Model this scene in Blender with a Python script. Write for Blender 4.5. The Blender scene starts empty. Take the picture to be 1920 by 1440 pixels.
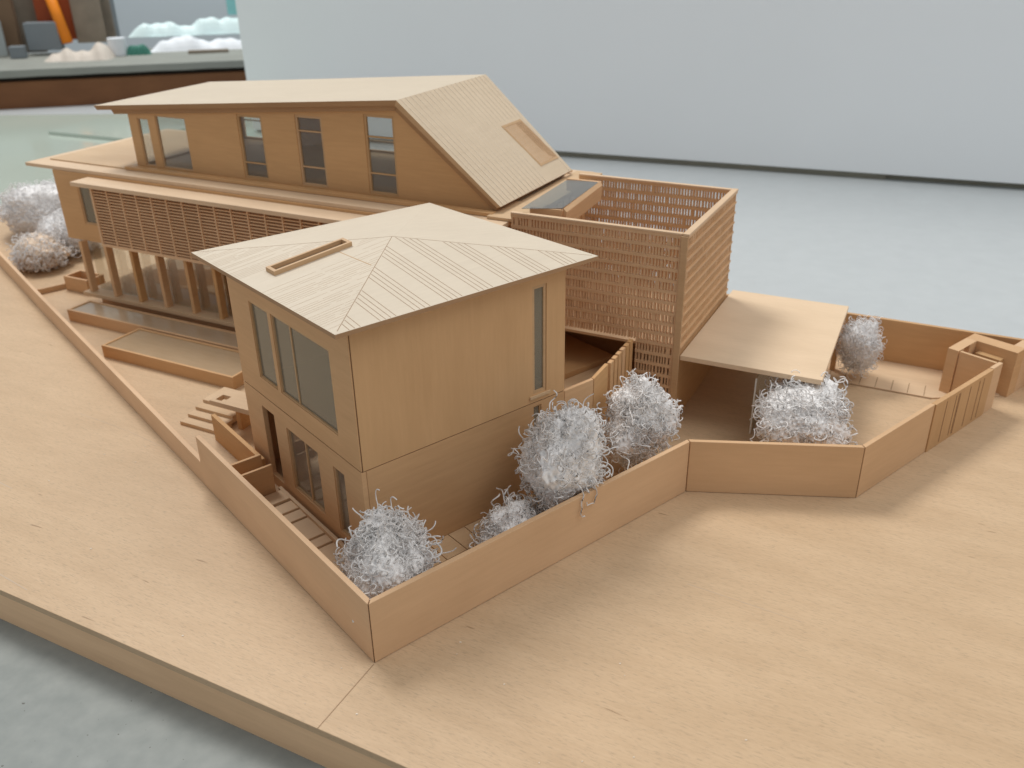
import bpy, bmesh, math, random
import numpy as np
from mathutils import Vector, Matrix
S = 0.01                                   # everything below is written in centimetres
sc = bpy.context.scene
COL = sc.collection

# ------------------------------------------------------------------ camera
def make_camera():
    f, pitch, roll = 1665.0, math.radians(26.75), math.radians(0.95)
    cp, sp, cr, sr = math.cos(pitch), math.sin(pitch), math.cos(roll), math.sin(roll)
    fwd = Vector((0, cp, -sp)); right = Vector((1, 0, 0)); down = Vector((0, -sp, -cp))
    r2 = cr*right + sr*down; d2 = -sr*right + cr*down
    cam = bpy.data.cameras.new('camera'); o = bpy.data.objects.new('camera', cam); COL.objects.link(o)
    m = Matrix((( r2[0], -d2[0], -fwd[0], 0), (r2[1], -d2[1], -fwd[1], 0), (r2[2], -d2[2], -fwd[2], 32*S), (0, 0, 0, 1)))
    o.matrix_world = m
    cam.sensor_width = 36; cam.lens = f/1920*36
    cam.clip_start = 0.01; cam.clip_end = 50
    cam.dof.use_dof = True; cam.dof.focus_distance = 0.50; cam.dof.aperture_fstop = 13.0
    sc.camera = o
make_camera()

# ------------------------------------------------------------------ world, lamps, exposure
w = bpy.data.worlds.new('World'); sc.world = w; w.use_nodes = True
bg = w.node_tree.nodes['Background']; bg.inputs[0].default_value = (0.93, 0.94, 0.965, 1); bg.inputs[1].default_value = 0.41
def area(name, loc, target, size, sizey, power, col):
    l = bpy.data.lights.new(name, 'AREA'); l.shape = 'RECTANGLE'; l.size = size*S; l.size_y = sizey*S
    l.energy = power; l.color = col
    o = bpy.data.objects.new(name, l); COL.objects.link(o)
    o.location = [c*S for c in loc]
    d = Vector(target) - Vector(loc); o.rotation_euler = d.to_track_quat('-Z', 'Y').to_euler()
    return o
area('window_light', (-112, 235, 325), (5, 50, 0), 135, 100, 82, (1.0, 0.975, 0.94))
area('ceiling_light', (130, 20, 210), (55, 50, 0), 170, 140, 15, (1.0, 0.98, 0.95))
area('back_wall_light', (-110, 290, 120), (-110, 315, 10), 100, 40, 2.2, (0.9, 0.97, 1.0))
sc.view_settings.view_transform = 'Standard'; sc.view_settings.look = 'None'
sc.view_settings.exposure = 0.15; sc.view_settings.gamma = 1.0
sc.view_settings.use_curve_mapping = False

# ------------------------------------------------------------------ materials
def nodes_of(name):
    m = bpy.data.materials.new(name); m.use_nodes = True
    nt = m.node_tree; return m, nt, nt.nodes['Principled BSDF']
def wood(name, col, stretch, rough=0.55, blot=0.10, grain=0.10, fleck=0.0, tint=(1.0, 0.90, 0.78), bump=0.03, coat=0.0, rot=0.0):
    """light plywood; stretch = noise scale per axis in 1/cm (small = along the grain)"""
    m, nt, p = nodes_of(name); N = nt.nodes; L = nt.links
    tc = N.new('ShaderNodeTexCoord'); mp = N.new('ShaderNodeMapping')
    mp.inputs['Scale'].default_value = [100*s for s in stretch]; mp.inputs['Rotation'].default_value = (0, 0, rot)
    L.new(tc.outputs['Object'], mp.inputs[0])
    n1 = N.new('ShaderNodeTexNoise'); n1.inputs['Scale'].default_value = 1.0; n1.inputs['Detail'].default_value = 6; n1.inputs['Roughness'].default_value = 0.65
    L.new(mp.outputs[0], n1.inputs['Vector'])
    mp2 = N.new('ShaderNodeMapping'); mp2.inputs['Scale'].default_value = [100*(0.10+0.05*s) for s in stretch]; mp2.inputs['Rotation'].default_value = (0, 0, rot)
    L.new(tc.outputs['Object'], mp2.inputs[0])
    n2 = N.new('ShaderNodeTexNoise'); n2.inputs['Scale'].default_value = 1.0; n2.inputs['Detail'].default_value = 3
    L.new(mp2.outputs[0], n2.inputs['Vector'])
    r1 = N.new('ShaderNodeMapRange'); r1.inputs[1].default_value = 0.3; r1.inputs[2].default_value = 0.7
    r1.inputs[3].default_value = -grain; r1.inputs[4].default_value = grain; L.new(n1.outputs[0], r1.inputs[0])
    r2 = N.new('ShaderNodeMapRange'); r2.inputs[1].default_value = 0.3; r2.inputs[2].default_value = 0.7
    r2.inputs[3].default_value = -blot; r2.inputs[4].default_value = blot; L.new(n2.outputs[0], r2.inputs[0])
    ad = N.new('ShaderNodeMath'); ad.operation = 'ADD'; L.new(r1.outputs[0], ad.inputs[0]); L.new(r2.outputs[0], ad.inputs[1])
    ad2 = N.new('ShaderNodeMath'); ad2.operation = 'ADD'; L.new(ad.outputs[0], ad2.inputs[0]); ad2.inputs[1].default_value = 0.5
    ad2.use_clamp = True
    mx = N.new('ShaderNodeMix'); mx.data_type = 'RGBA'
    d = [c*t*0.72 for c, t in zip(col, tint)]; b = [min(1, c*1.22) for c in col]
    mx.inputs[6].default_value = (*d, 1); mx.inputs[7].default_value = (*b, 1)
    L.new(ad2.outputs[0], mx.inputs[0]); out = mx.outputs[2]
    oi = N.new('ShaderNodeObjectInfo'); hs = N.new('ShaderNodeHueSaturation')
    rv = N.new('ShaderNodeMapRange'); rv.inputs[3].default_value = 0.93; rv.inputs[4].default_value = 1.07; L.new(oi.outputs['Random'], rv.inputs[0])
    L.new(rv.outputs[0], hs.inputs['Value']); rs_ = N.new('ShaderNodeMapRange'); rs_.inputs[3].default_value = 1.08; rs_.inputs[4].default_value = 0.92; L.new(oi.outputs['Random'], rs_.inputs[0]); L.new(rs_.outputs[0], hs.inputs['Saturation'])
    L.new(out, hs.inputs['Color']); out = hs.outputs[0]
    if fleck > 0:
        mp3 = N.new('ShaderNodeMapping'); mp3.inputs['Scale'].default_value = (45, 330, 330); mp3.inputs['Rotation'].default_value = (0, 0, rot)
        L.new(tc.outputs['Object'], mp3.inputs[0])
        n3 = N.new('ShaderNodeTexNoise'); n3.inputs['Scale'].default_value = 1.0; n3.inputs['Detail'].default_value = 1
        L.new(mp3.outputs[0], n3.inputs['Vector'])
        r3 = N.new('ShaderNodeMapRange'); r3.inputs[1].default_value = 0.785; r3.inputs[2].default_value = 0.82; r3.inputs[3].default_value = 0; r3.inputs[4].default_value = fleck
        L.new(n3.outputs[0], r3.inputs[0])
        mx3 = N.new('ShaderNodeMix'); mx3.data_type = 'RGBA'; L.new(r3.outputs[0], mx3.inputs[0]); L.new(out, mx3.inputs[6])
        mx3.inputs[7].default_value = (0.32, 0.20, 0.11, 1); out = mx3.outputs[2]
        mp4 = N.new('ShaderNodeMapping'); mp4.inputs['Scale'].default_value = (260, 2200, 2200); L.new(tc.outputs['Object'], mp4.inputs[0])
        n4 = N.new('ShaderNodeTexNoise'); n4.inputs['Scale'].default_value = 1.0; n4.inputs['Detail'].default_value = 2; L.new(mp4.outputs[0], n4.inputs['Vector'])
        r4 = N.new('ShaderNodeMapRange'); r4.inputs[1].default_value = 0.55; r4.inputs[2].default_value = 0.72; r4.inputs[3].default_value = 0; r4.inputs[4].default_value = .55; L.new(n4.outputs[0], r4.inputs[0])
        mx4 = N.new('ShaderNodeMix'); mx4.data_type = 'RGBA'; L.new(r4.outputs[0], mx4.inputs[0]); L.new(out, mx4.inputs[6])
        mx4.inputs[7].default_value = (*[c*.55 for c in col], 1); out = mx4.outputs[2]
    L.new(out, p.inputs['Base Color'])
    p.inputs['Roughness'].default_value = rough; p.inputs['Specular IOR Level'].default_value = 0.35
    if coat: p.inputs['Coat Weight'].default_value = coat; p.inputs['Coat Roughness'].default_value = 0.12
    bp = N.new('ShaderNodeBump'); bp.inputs['Strength'].default_value = 0.35; bp.inputs['Distance'].default_value = bump*S
    L.new(n1.outputs[0], bp.inputs['Height']); L.new(bp.outputs[0], p.inputs['Normal'])
    return m
def plain(name, col, rough=0.6, var=0.08, scale=40, spec=0.4, bump=0.0):
    m, nt, p = nodes_of(name); N = nt.nodes; L = nt.links
    tc = N.new('ShaderNodeTexCoord'); n = N.new('ShaderNodeTexNoise'); n.inputs['Scale'].default_value = scale; n.inputs['Detail'].default_value = 4
    L.new(tc.outputs['Object'], n.inputs['Vector'])
    mx = N.new('ShaderNodeMix'); mx.data_type = 'RGBA'
    mx.inputs[6].default_value = (*[c*(1-var*1.5) for c in col], 1); mx.inputs[7].default_value = (*[min(1, c*(1+var*1.5)) for c in col], 1)
    L.new(n.outputs[0], mx.inputs[0]); L.new(mx.outputs[2], p.inputs['Base Color'])
    p.inputs['Roughness'].default_value = rough; p.inputs['Specular IOR Level'].default_value = spec
    if bump:
        bp = N.new('ShaderNodeBump'); bp.inputs['Strength'].default_value = 0.5; bp.inputs['Distance'].default_value = bump*S
        L.new(n.outputs[0], bp.inputs['Height']); L.new(bp.outputs[0], p.inputs['Normal'])
    return m
def glass(name, tint, refl=0.10, rough=0.03, haze=0.12, hcol=(0.45, 0.47, 0.42)):
    m = bpy.data.materials.new(name); m.use_nodes = True; nt = m.node_tree; N = nt.nodes; L = nt.links
    N.remove(N['Principled BSDF']); out = N['Material Output']
    tr = N.new('ShaderNodeBsdfTransparent'); tr.inputs[0].default_value = (*tint, 1)
    df = N.new('ShaderNodeBsdfDiffuse'); df.inputs[0].default_value = (*hcol, 1)
    gl = N.new('ShaderNodeBsdfGlossy'); gl.inputs['Roughness'].default_value = rough; gl.inputs[0].default_value = (0.9, 0.95, 1, 1)
    a = N.new('ShaderNodeMixShader'); a.inputs[0].default_value = haze; L.new(tr.outputs[0], a.inputs[1]); L.new(df.outputs[0], a.inputs[2])
    fr = N.new('ShaderNodeLayerWeight'); pw_ = N.new('ShaderNodeMath'); pw_.operation = 'POWER'; pw_.inputs[1].default_value = 5; L.new(fr.outputs['Facing'], pw_.inputs[0])
    mu = N.new('ShaderNodeMath'); mu.operation = 'MULTIPLY_ADD'; mu.inputs[1].default_value = 0.8; mu.inputs[2].default_value = 0.025+refl; L.new(pw_.outputs[0], mu.inputs[0])
    b = N.new('ShaderNodeMixShader'); L.new(mu.outputs[0], b.inputs[0]); L.new(a.outputs[0], b.inputs[1]); L.new(gl.outputs[0], b.inputs[2])
    L.new(b.outputs[0], out.inputs[0]); return m

BASS = (0.63, 0.395, 0.20)
M = {}
M['wall'] = wood('basswood_wall', BASS, (0.35, 0.35, 5.0))
M['wall_out'] = wood('boundary_wall_wood', (0.68, 0.455, 0.265), (0.3, 0.3, 3.5), blot=0.12, grain=0.07)
M['wall_low'] = wood('basswood_wall_plain', (0.60, 0.38, 0.20), (0.3, 0.3, 3.5), blot=0.16)
M['top'] = wood('basswood_sheet', (0.66, 0.49, 0.32), (0.35, 5.0, 5.0))
M['board'] = wood('plywood_board', (0.62, 0.46, 0.30), (0.9, 9.0, 9.0), blot=0.10, grain=0.10, fleck=0.8, rough=0.5)
M['board_edge'] = wood('board_edge', (0.82, 0.56, 0.33), (0.2, 4, 3.0))
M['roof'] = wood('pale_roof_sheet', (0.64, 0.555, 0.435), (0.5, 3.5, 3.5), blot=0.05, grain=0.06, tint=(1, .97, .92), rough=0.6)
M['roof2'] = wood('steep_roof_sheet', (0.68, 0.56, 0.41), (3.0, 0.5, 3.0), blot=0.07, grain=0.07, tint=(1, .95, .88))
M['edge'] = wood('laser_cut_edge', (0.56, 0.37, 0.20), (0.5, 0.5, 6.0))
M['fascia'] = wood('dark_cut_fascia', (0.40, 0.235, 0.115), (0.6, 0.6, 9.0))
M['burnt'] = plain('burnt_joint', (0.19, 0.09, 0.04), 0.8)
M['engrave'] = plain('engraved_line', (0.34, 0.22, 0.13), 0.8)
M['engrave_faint'] = plain('engraved_line_faint', (0.56, 0.44, 0.32), 0.8)
M['pale_line'] = plain('pale_line', (0.74, 0.63, 0.50), 0.7)
M['screen'] = wood('screen_wood', (0.68, 0.46, 0.27), (0.8, 0.8, 5.0), grain=0.12)
M['pool'] = wood('pool_sheet', (0.46, 0.35, 0.235), (0.5, 3.0, 3.0), rough=0.3, coat=0.35, bump=0.005)
M['glass'] = glass('window_glass', (0.96, 0.97, 0.96), refl=0.0, haze=0.12, hcol=(0.56, 0.50, 0.42))
M['glass_dark'] = glass('tinted_glass', (0.74, 0.70, 0.60), refl=0.02, rough=0.08, haze=0.34, hcol=(0.46, 0.43, 0.35))
M['acrylic'] = glass('acrylic_sheet', (0.90, 0.92, 0.90), refl=0.03, haze=0.07, hcol=(0.7, 0.72, 0.7))
M['skyglass'] = glass('dormer_glass', (0.72, 0.72, 0.68), refl=0.08, rough=0.06, haze=0.10)
def fibre(name, col, var, transl, scale=300, bump=0.0):
    m = plain(name, col, 0.5, var, scale, 0.4, bump); nt = m.node_tree; N = nt.nodes; L = nt.links
    out = N['Material Output']; p = N['Principled BSDF']; tl = N.new('ShaderNodeBsdfTranslucent'); tl.inputs[0].default_value = (*col, 1)
    mx = N.new('ShaderNodeMixShader'); mx.inputs[0].default_value = transl; L.new(p.outputs[0], mx.inputs[1]); L.new(tl.outputs[0], mx.inputs[2]); L.new(mx.outputs[0], out.inputs[0]); return m
M['foam'] = fibre('white_wire', (0.98, 0.97, 0.96), 0.0, 0.30)
M['foam_core'] = fibre('white_fibre_core', (0.955, 0.94, 0.925), 0.02, 0.0, 260, bump=0.2)
M['fluff'] = fibre('cotton_fluff', (0.96, 0.95, 0.945), 0.01, 0.15)
M['dryfluff'] = plain('tan_fluff', (0.74, 0.60, 0.47), 0.9, 0.2, 120, 0.2)

# ------------------------------------------------------------------ frames and mesh helpers
C0 = (-7.03, 33.04)
FR = {'w': ((0, 0), 0.0), 'ab': (C0, math.radians(-27.3)), 'uv': (C0, math.radians(39.1)), 'k': ((-63.3, 231.9), math.radians(13.7))}
def fpt(frame, x, y):
    (ox, oy), a = FR[frame]; return (ox + x*math.cos(a) - y*math.sin(a), oy + x*math.sin(a) + y*math.cos(a))
ORG = {}
def tag(o, label=None, cat=None, group=None, kind=None):
    if label: o['label'] = label
    if cat: o['category'] = cat
    if group: o['group'] = group
    if kind: o['kind'] = kind
    return o
def thing(name, label, cat, frame, org=(0, 0, 0), group=None):
    o = bpy.data.objects.new(name, None); COL.objects.link(o); o.empty_display_size = 0.01
    x, y = fpt(frame, org[0], org[1]); o.location = (x*S, y*S, org[2]*S); o.rotation_euler = (0, 0, FR[frame][1])
    tag(o, label, cat, group); ORG[o.name] = (org, frame); return o
class MB:
    def __init__(s): s.bm = bmesh.new(); s.mi = 0
    def face(s, pts):
        try:
            f = s.bm.faces.new([s.bm.verts.new(p) for p in pts]); f.material_index = s.mi; return f
        except ValueError: return None
    def box(s, x0, x1, y0, y1, z0, z1):
        v = [s.bm.verts.new(p) for p in ((x0,y0,z0),(x1,y0,z0),(x1,y1,z0),(x0,y1,z0),(x0,y0,z1),(x1,y0,z1),(x1,y1,z1),(x0,y1,z1))]
        for q in ((3,2,1,0),(4,5,6,7),(0,1,5,4),(1,2,6,5),(2,3,7,6),(3,0,4,7)):
            f = s.bm.faces.new([v[i] for i in q]); f.material_index = s.mi
        return s
    def prism(s, poly, z0, z1):                       # poly in x,y ; z0/z1 numbers
        n = len(poly); a = [s.bm.verts.new((x, y, z0)) for x, y in poly]; b = [s.bm.verts.new((x, y, z1)) for x, y in poly]
        s.bm.faces.new(a[::-1]).material_index = s.mi; s.bm.faces.new(b).material_index = s.mi
        for i in range(n): s.bm.faces.new((a[i], a[(i+1) % n], b[(i+1) % n], b[i])).material_index = s.mi
        return s
    def hull(s, top, bot, side=None):                 # matching loops of 3d points
        n = len(top); a = [s.bm.verts.new(p) for p in bot]; b = [s.bm.verts.new(p) for p in top]
        s.bm.faces.new(a[::-1]).material_index = s.mi; s.bm.faces.new(b).material_index = s.mi
        for i in range(n): s.bm.faces.new((a[i], a[(i+1) % n], b[(i+1) % n], b[i])).material_index = s.mi if side is None else side
        return s
    def beam(s, p, q, w, h, up=(0, 0, 1)):            # bar from p to q, width w, height h above the line
        p, q = Vector(p), Vector(q); d = (q-p).normalized(); u = Vector(up); sd = d.cross(u).normalized()*(w/2); u2 = sd.cross(d).normalized()*h
        s.hull([p-sd+u2, q-sd+u2, q+sd+u2, p+sd+u2], [p-sd, q-sd, q+sd, p+sd]); return s
    def wall(s, axis, c, t, s0, s1, z0, top, holes=(), bot=None):
        """sheet wall: axis 'x' runs along x at y=c..c+t, axis 'y' runs along y at x=c..c+t; top may be a function"""
        tf = top if callable(top) else (lambda q: top)
        xs = sorted(set([s0, s1] + [h[0] for h in holes] + [h[1] for h in holes]))
        if callable(top) and hasattr(top, 'br'): xs = sorted(set(xs + [b for b in top.br if s0 < b < s1]))
        zs = sorted(set([z0] + [h[2] for h in holes] + [h[3] for h in holes]))
        def P(q, z, d): return (q, c+d, z) if axis == 'x' else (c+d, q, z)
        vc = {}
        def V(i, j, d):
            k = (i, j, d)
            if k not in vc:
                z = zs[j] if j < len(zs) else tf(xs[i])
                z = min(z, tf(xs[i]))
                vc[k] = s.bm.verts.new(P(xs[i], z, d))
            return vc[k]
        cells = set()
        for i in range(len(xs)-1):
            for j in range(len(zs)):
                za = zs[j]; zb = zs[j+1] if j+1 < len(zs) else None
                if any(h[0] <= xs[i]+1e-6 and h[1] >= xs[i+1]-1e-6 and h[2] <= za+1e-6 and zb is not None and h[3] >= zb-1e-6 for h in holes): continue
                if max(tf(xs[i]), tf(xs[i+1])) <= za + 1e-6: continue
                cells.add((i, j))
        def F(vs):
            u = []
            for v in vs:
                if v not in u and all((v.co-w_.co).length > 1e-7 for w_ in u): u.append(v)
            if len(u) > 2:
                try: s.bm.faces.new(u).material_index = s.mi
                except ValueError: pass
        for (i, j) in cells:
            F([V(i, j, 0), V(i+1, j, 0), V(i+1, j+1, 0), V(i, j+1, 0)]); F([V(i, j+1, t), V(i+1, j+1, t), V(i+1, j, t), V(i, j, t)])
            for (n, a, b) in (((i-1, j), (i, j+1), (i, j)), ((i+1, j), (i+1, j), (i+1, j+1)), ((i, j-1), (i, j), (i+1, j)), ((i, j+1), (i+1, j+1), (i, j+1))):
                if n not in cells: F([V(*a, 0), V(*b, 0), V(*b, t), V(*a, t)])
        return s
    def build(s, name, mats, parent=None, bevel=0.0, label=None, smooth=False, frame='w'):
        bm = s.bm
        bmesh.ops.recalc_face_normals(bm, faces=bm.faces)
        org = (0, 0, 0)
        root = parent
        while root is not None and root.name not in ORG: root = root.parent
        if root is not None: org = ORG[root.name][0]
        bmesh.ops.translate(bm, verts=bm.verts, vec=(-org[0], -org[1], -org[2]))
        bmesh.ops.scale(bm, verts=bm.verts, vec=(S, S, S))
        me = bpy.data.meshes.new(name); bm.to_mesh(me); bm.free()
        if smooth: me.polygons.foreach_set('use_smooth', [True]*len(me.polygons))
        o = bpy.data.objects.new(name, me); COL.objects.link(o)
        for m in (mats if isinstance(mats, (list, tuple)) else [mats]): me.materials.append(M[m] if isinstance(m, str) else m)
        if parent is not None: o.parent = parent
        else:
            x, y = fpt(frame, 0, 0); o.location = (x*S, y*S, 0); o.rotation_euler = (0, 0, FR[frame][1])
        if bevel:
            b = o.modifiers.new('bevel', 'BEVEL'); b.width = bevel*S; b.segments = 2; b.limit_method = 'ANGLE'; b.angle_limit = math.radians(40)
        if label: o['label'] = label
        return o
def fn(pts):
    def g(q):
        if q <= pts[0][0]: return pts[0][1]
        for (a, za), (b, zb) in zip(pts, pts[1:]):
            if q <= b: return za + (zb-za)*(q-a)/(b-a)
        return pts[-1][1]
    g.br = [p[0] for p in pts]; return g
R = random.Random(7)

# ================================================================== SETTING: table, room
TZ = -2.85
m, nt, p = nodes_of('table_top_grey'); N = nt.nodes; L = nt.links
tc = N.new('ShaderNodeTexCoord'); n = N.new('ShaderNodeTexNoise'); n.inputs['Scale'].default_value = 55; n.inputs['Detail'].default_value = 6; L.new(tc.outputs['Object'], n.inputs['Vector'])
n2 = N.new('ShaderNodeTexNoise'); n2.inputs['Scale'].default_value = 5; n2.inputs['Detail'].default_value = 3; L.new(tc.outputs['Object'], n2.inputs['Vector'])
mx = N.new('ShaderNodeMix'); mx.data_type = 'RGBA'; mx.inputs[6].default_value = (0.48, 0.515, 0.525, 1); mx.inputs[7].default_value = (0.55, 0.585, 0.595, 1); L.new(n.outputs[0], mx.inputs[0])
# brownish spill: a stain with a shape of its own near the front left
sub = N.new('ShaderNodeVectorMath'); sub.operation = 'DISTANCE'; sub.inputs[1].default_value = (-0.185, 0.262, 0); L.new(tc.outputs['Object'], sub.inputs[0])
nd = N.new('ShaderNodeTexNoise'); nd.inputs['Scale'].default_value = 60; nd.inputs['Detail'].default_value = 5; L.new(tc.outputs['Object'], nd.inputs['Vector'])
md = N.new('ShaderNodeMath'); md.operation = 'MULTIPLY_ADD'; md.inputs[1].default_value = 0.035; L.new(nd.outputs[0], md.inputs[0]); L.new(sub.outputs['Value'], md.inputs[2])
mr = N.new('ShaderNodeMapRange'); mr.inputs[1].default_value = 0.026; mr.inputs[2].default_value = 0.046; mr.inputs[3].default_value = 0.0; mr.inputs[4].default_value = 0; L.new(md.outputs[0], mr.inputs[0])
mx2 = N.new('ShaderNodeMix'); mx2.data_type = 'RGBA'; L.new(mr.outputs[0], mx2.inputs[0]); L.new(mx.outputs[2], mx2.inputs[6]); mx2.inputs[7].default_value = (0.40, 0.31, 0.20, 1)
L.new(mx2.outputs[2], p.inputs['Base Color']); p.inputs['Roughness'].default_value = 0.30; p.inputs['Specular IOR Level'].default_value = 0.5
M['table'] = m
t = MB(); t.box(-330, 330, -90, 226, TZ-4, TZ); o = t.build('table_top', 'table'); tag(o, kind='structure')
M['roomwall'] = plain('room_wall_paint', (0.62, 0.70, 0.74), 0.8, 0.03, 3)
t = MB(); t.box(-420, 420, 330, 336, -80, 260); o = t.build('room_wall', 'roomwall'); tag(o, kind='structure')
M['floor'] = plain('room_floor', (0.3, 0.29, 0.27), 0.7, 0.1, 5)
t = MB(); t.box(-420, 420, -300, 336, -84, -80); o = t.build('floor', 'floor'); tag(o, kind='structure')

m, nt, p = nodes_of('dark_front_grey'); N = nt.nodes; L = nt.links
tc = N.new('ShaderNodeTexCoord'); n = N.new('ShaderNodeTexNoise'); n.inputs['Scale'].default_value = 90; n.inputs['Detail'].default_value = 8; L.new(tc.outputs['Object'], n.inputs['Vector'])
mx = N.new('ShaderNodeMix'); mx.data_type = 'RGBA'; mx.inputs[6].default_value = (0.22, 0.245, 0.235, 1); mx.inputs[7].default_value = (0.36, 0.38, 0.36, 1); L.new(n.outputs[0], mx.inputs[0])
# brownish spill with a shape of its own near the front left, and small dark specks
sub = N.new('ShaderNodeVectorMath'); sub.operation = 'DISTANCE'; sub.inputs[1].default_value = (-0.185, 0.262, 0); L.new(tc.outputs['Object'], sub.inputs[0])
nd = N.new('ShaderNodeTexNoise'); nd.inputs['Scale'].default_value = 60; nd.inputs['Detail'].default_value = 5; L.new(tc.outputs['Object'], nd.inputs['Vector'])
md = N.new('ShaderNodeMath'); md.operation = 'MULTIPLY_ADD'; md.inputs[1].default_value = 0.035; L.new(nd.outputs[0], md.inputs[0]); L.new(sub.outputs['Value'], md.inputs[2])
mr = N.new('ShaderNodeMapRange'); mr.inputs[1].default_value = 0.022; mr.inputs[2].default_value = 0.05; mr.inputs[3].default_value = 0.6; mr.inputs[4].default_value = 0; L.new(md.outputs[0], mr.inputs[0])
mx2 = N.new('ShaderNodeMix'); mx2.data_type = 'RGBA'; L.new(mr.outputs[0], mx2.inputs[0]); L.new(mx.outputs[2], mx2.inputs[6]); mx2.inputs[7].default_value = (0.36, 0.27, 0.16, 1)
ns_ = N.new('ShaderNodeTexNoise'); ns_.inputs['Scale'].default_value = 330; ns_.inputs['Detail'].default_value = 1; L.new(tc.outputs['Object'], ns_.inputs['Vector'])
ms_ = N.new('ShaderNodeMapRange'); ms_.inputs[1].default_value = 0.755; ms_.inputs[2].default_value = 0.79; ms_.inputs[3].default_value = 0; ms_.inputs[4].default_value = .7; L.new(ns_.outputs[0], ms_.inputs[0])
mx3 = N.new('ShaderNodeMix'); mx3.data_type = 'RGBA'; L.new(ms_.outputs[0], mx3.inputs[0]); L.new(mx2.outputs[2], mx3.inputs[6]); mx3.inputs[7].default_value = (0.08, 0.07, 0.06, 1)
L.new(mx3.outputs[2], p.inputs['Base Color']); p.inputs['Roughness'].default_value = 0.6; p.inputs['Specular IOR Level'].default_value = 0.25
M['dark_front'] = m
t = MB(); t.prism([fpt('ab', -90, -60), fpt('ab', 80, -60), fpt('ab', 80, 30), fpt('ab', -90, 30)], TZ+.002, TZ+.15); o = t.build('dark_front_sheet', 'dark_front'); tag(o, kind='structure')  # sheet added to make the front of the table darker than its back
# big pale panel standing on the table behind the model
M['panel'] = plain('pale_blue_board', (0.86, 0.905, 0.93), 0.55, 0.02, 4)
M['panel_gap_shade'] = plain('painted_gap_shade', (0.27, 0.26, 0.21), 0.8)
FR['p'] = ((11.4, 156.63), math.atan2(137.48-156.63, 57.89-11.4))
pn = thing('backdrop_panel', 'large pale blue grey board standing upright on the table behind the model', 'panel', 'p', (0, 0, TZ))
t = MB(); t.box(-67.5, 150, 0, 3, TZ+1.0, 95); t.build('panel_sheet', 'panel', pn, bevel=0.1)
t = MB(); t.box(-67.3, 51, 0.9, 2.4, TZ, TZ+0.98); t.box(51.0, 150, 1.6, 2.4, TZ, TZ+0.98); t.build('gap_shade_strip', 'panel_gap_shade', pn)  # dark strip paints the shade in the gap below the panel

M['greenglass'] = plain('green_glass_sheet', (0.50, 0.57, 0.50), 0.12, 0.03, 6, 0.6)
gsh = thing('glass_sheet', 'large greenish glass sheet lying flat on the table behind the left bushes', 'glass', 'w', (-80, 170, TZ))
t = MB(); t.prism([(-160, 208), (-175, 90), (-60, 96), (-42, 140), (-52, 205)], TZ+.004, TZ+.6); t.build('sheet', 'greenglass', gsh, bevel=.05)
# ------------------------------------------------------------------ cluttered bench at the back left
M['bench_brown'] = wood('bench_brown_wood', (0.20, 0.085, 0.032), (0.2, 2, 2), blot=0.2)
M['bench_grey'] = plain('dusty_bench_cloth', (0.27, 0.28, 0.25), 0.8, 0.1, 12)
M['bench_dark'] = plain('bench_dark_gap', (0.05, 0.04, 0.03), 0.9)
bn = thing('work_bench', 'old brown wooden bench with a dusty grey top, behind the table at far left', 'bench', 'k', (0, 0, TZ))
t = MB(); t.box(-110, 20, 0, 3, TZ-6, 3.2); t.build('apron', 'bench_brown', bn, bevel=0.2)
t = MB(); t.box(-110, 20, 1.5, 34, 3.2, 4.2); t.build('bench_gap_shade', 'bench_dark', bn)  # near-black box paints the shade in the gap under the bench top
t = MB(); nx = 40
top = []
for i in range(nx+1):
    x = -110 + 130*i/nx; dr = -1.4*math.exp(-((x+78)/12)**2) + 0.05*math.sin(x*0.5)
    top.append((x, -1.2, 5.9+dr*0.4, 4.3+dr))
for a, b in zip(top, top[1:]):
    t.hull([(a[0], a[1], a[2]), (b[0], b[1], b[2]), (b[0], 34, 6.1), (a[0], 34, 6.1)], [(a[0], a[1], a[3]), (b[0], b[1], b[3]), (b[0], 34, 4.3), (a[0], 34, 4.3)])
t.build('bench_top', 'bench_grey', bn)
def bgp(px, py, d=29):          # centimetres in the bench frame for a spot at depth d behind its front edge
    return (px-478)*0.1500*(1+(d-29)*0.004) - 4.5 + (95-py)*0.02, 6.1 + (95-py)*0.137
def bg_box(name, label, cat, px0, px1, py0, py1, mat, d=29, th=2.0, lean=0.0, bevel=0.2):
    x0, z0 = bgp(px0, py1, d); x1, z1 = bgp(px1, py0, d)
    o = thing(name, label, cat, 'k', ((x0+x1)/2, d, z0)); t = MB()
    t.hull([(x0+lean, d, z1), (x1+lean, d, z1), (x1+lean, d+th, z1), (x0+lean, d+th, z1)], [(x0, d, z0), (x1, d, z0), (x1, d+th, z0), (x0, d+th, z0)])
    t.build('body', mat, o, bevel=bevel); return o
M['bgA'] = plain('grey_card', (0.36, 0.40, 0.40), 0.7, 0.08, 8); M['bgB'] = plain('brown_post', (0.19, 0.12, 0.07), 0.8, 0.15, 10)
M['bgC'] = plain('slate_bin', (0.20, 0.23, 0.25), 0.6, 0.1, 10); M['orange'] = plain('orange_tube', (0.85, 0.25, 0.01), 0.5); M['rust'] = plain('rust_red', (0.30, 0.055, 0.01), 0.6)
M['weather'] = plain('weathered_board', (0.26, 0.22, 0.17), 0.8, 0.25, 25); M['cyan'] = plain('pale_cyan_film', (0.74, 0.90, 0.90), 0.4, 0.04, 10)
M['white'] = plain('white_paper', (0.82, 0.86, 0.90), 0.6, 0.03, 10); M['green'] = plain('green_plastic', (0.05, 0.20, 0.15), 0.5); M['teal'] = plain('teal_paint', (0.25, 0.55, 0.55), 0.6)
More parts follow.
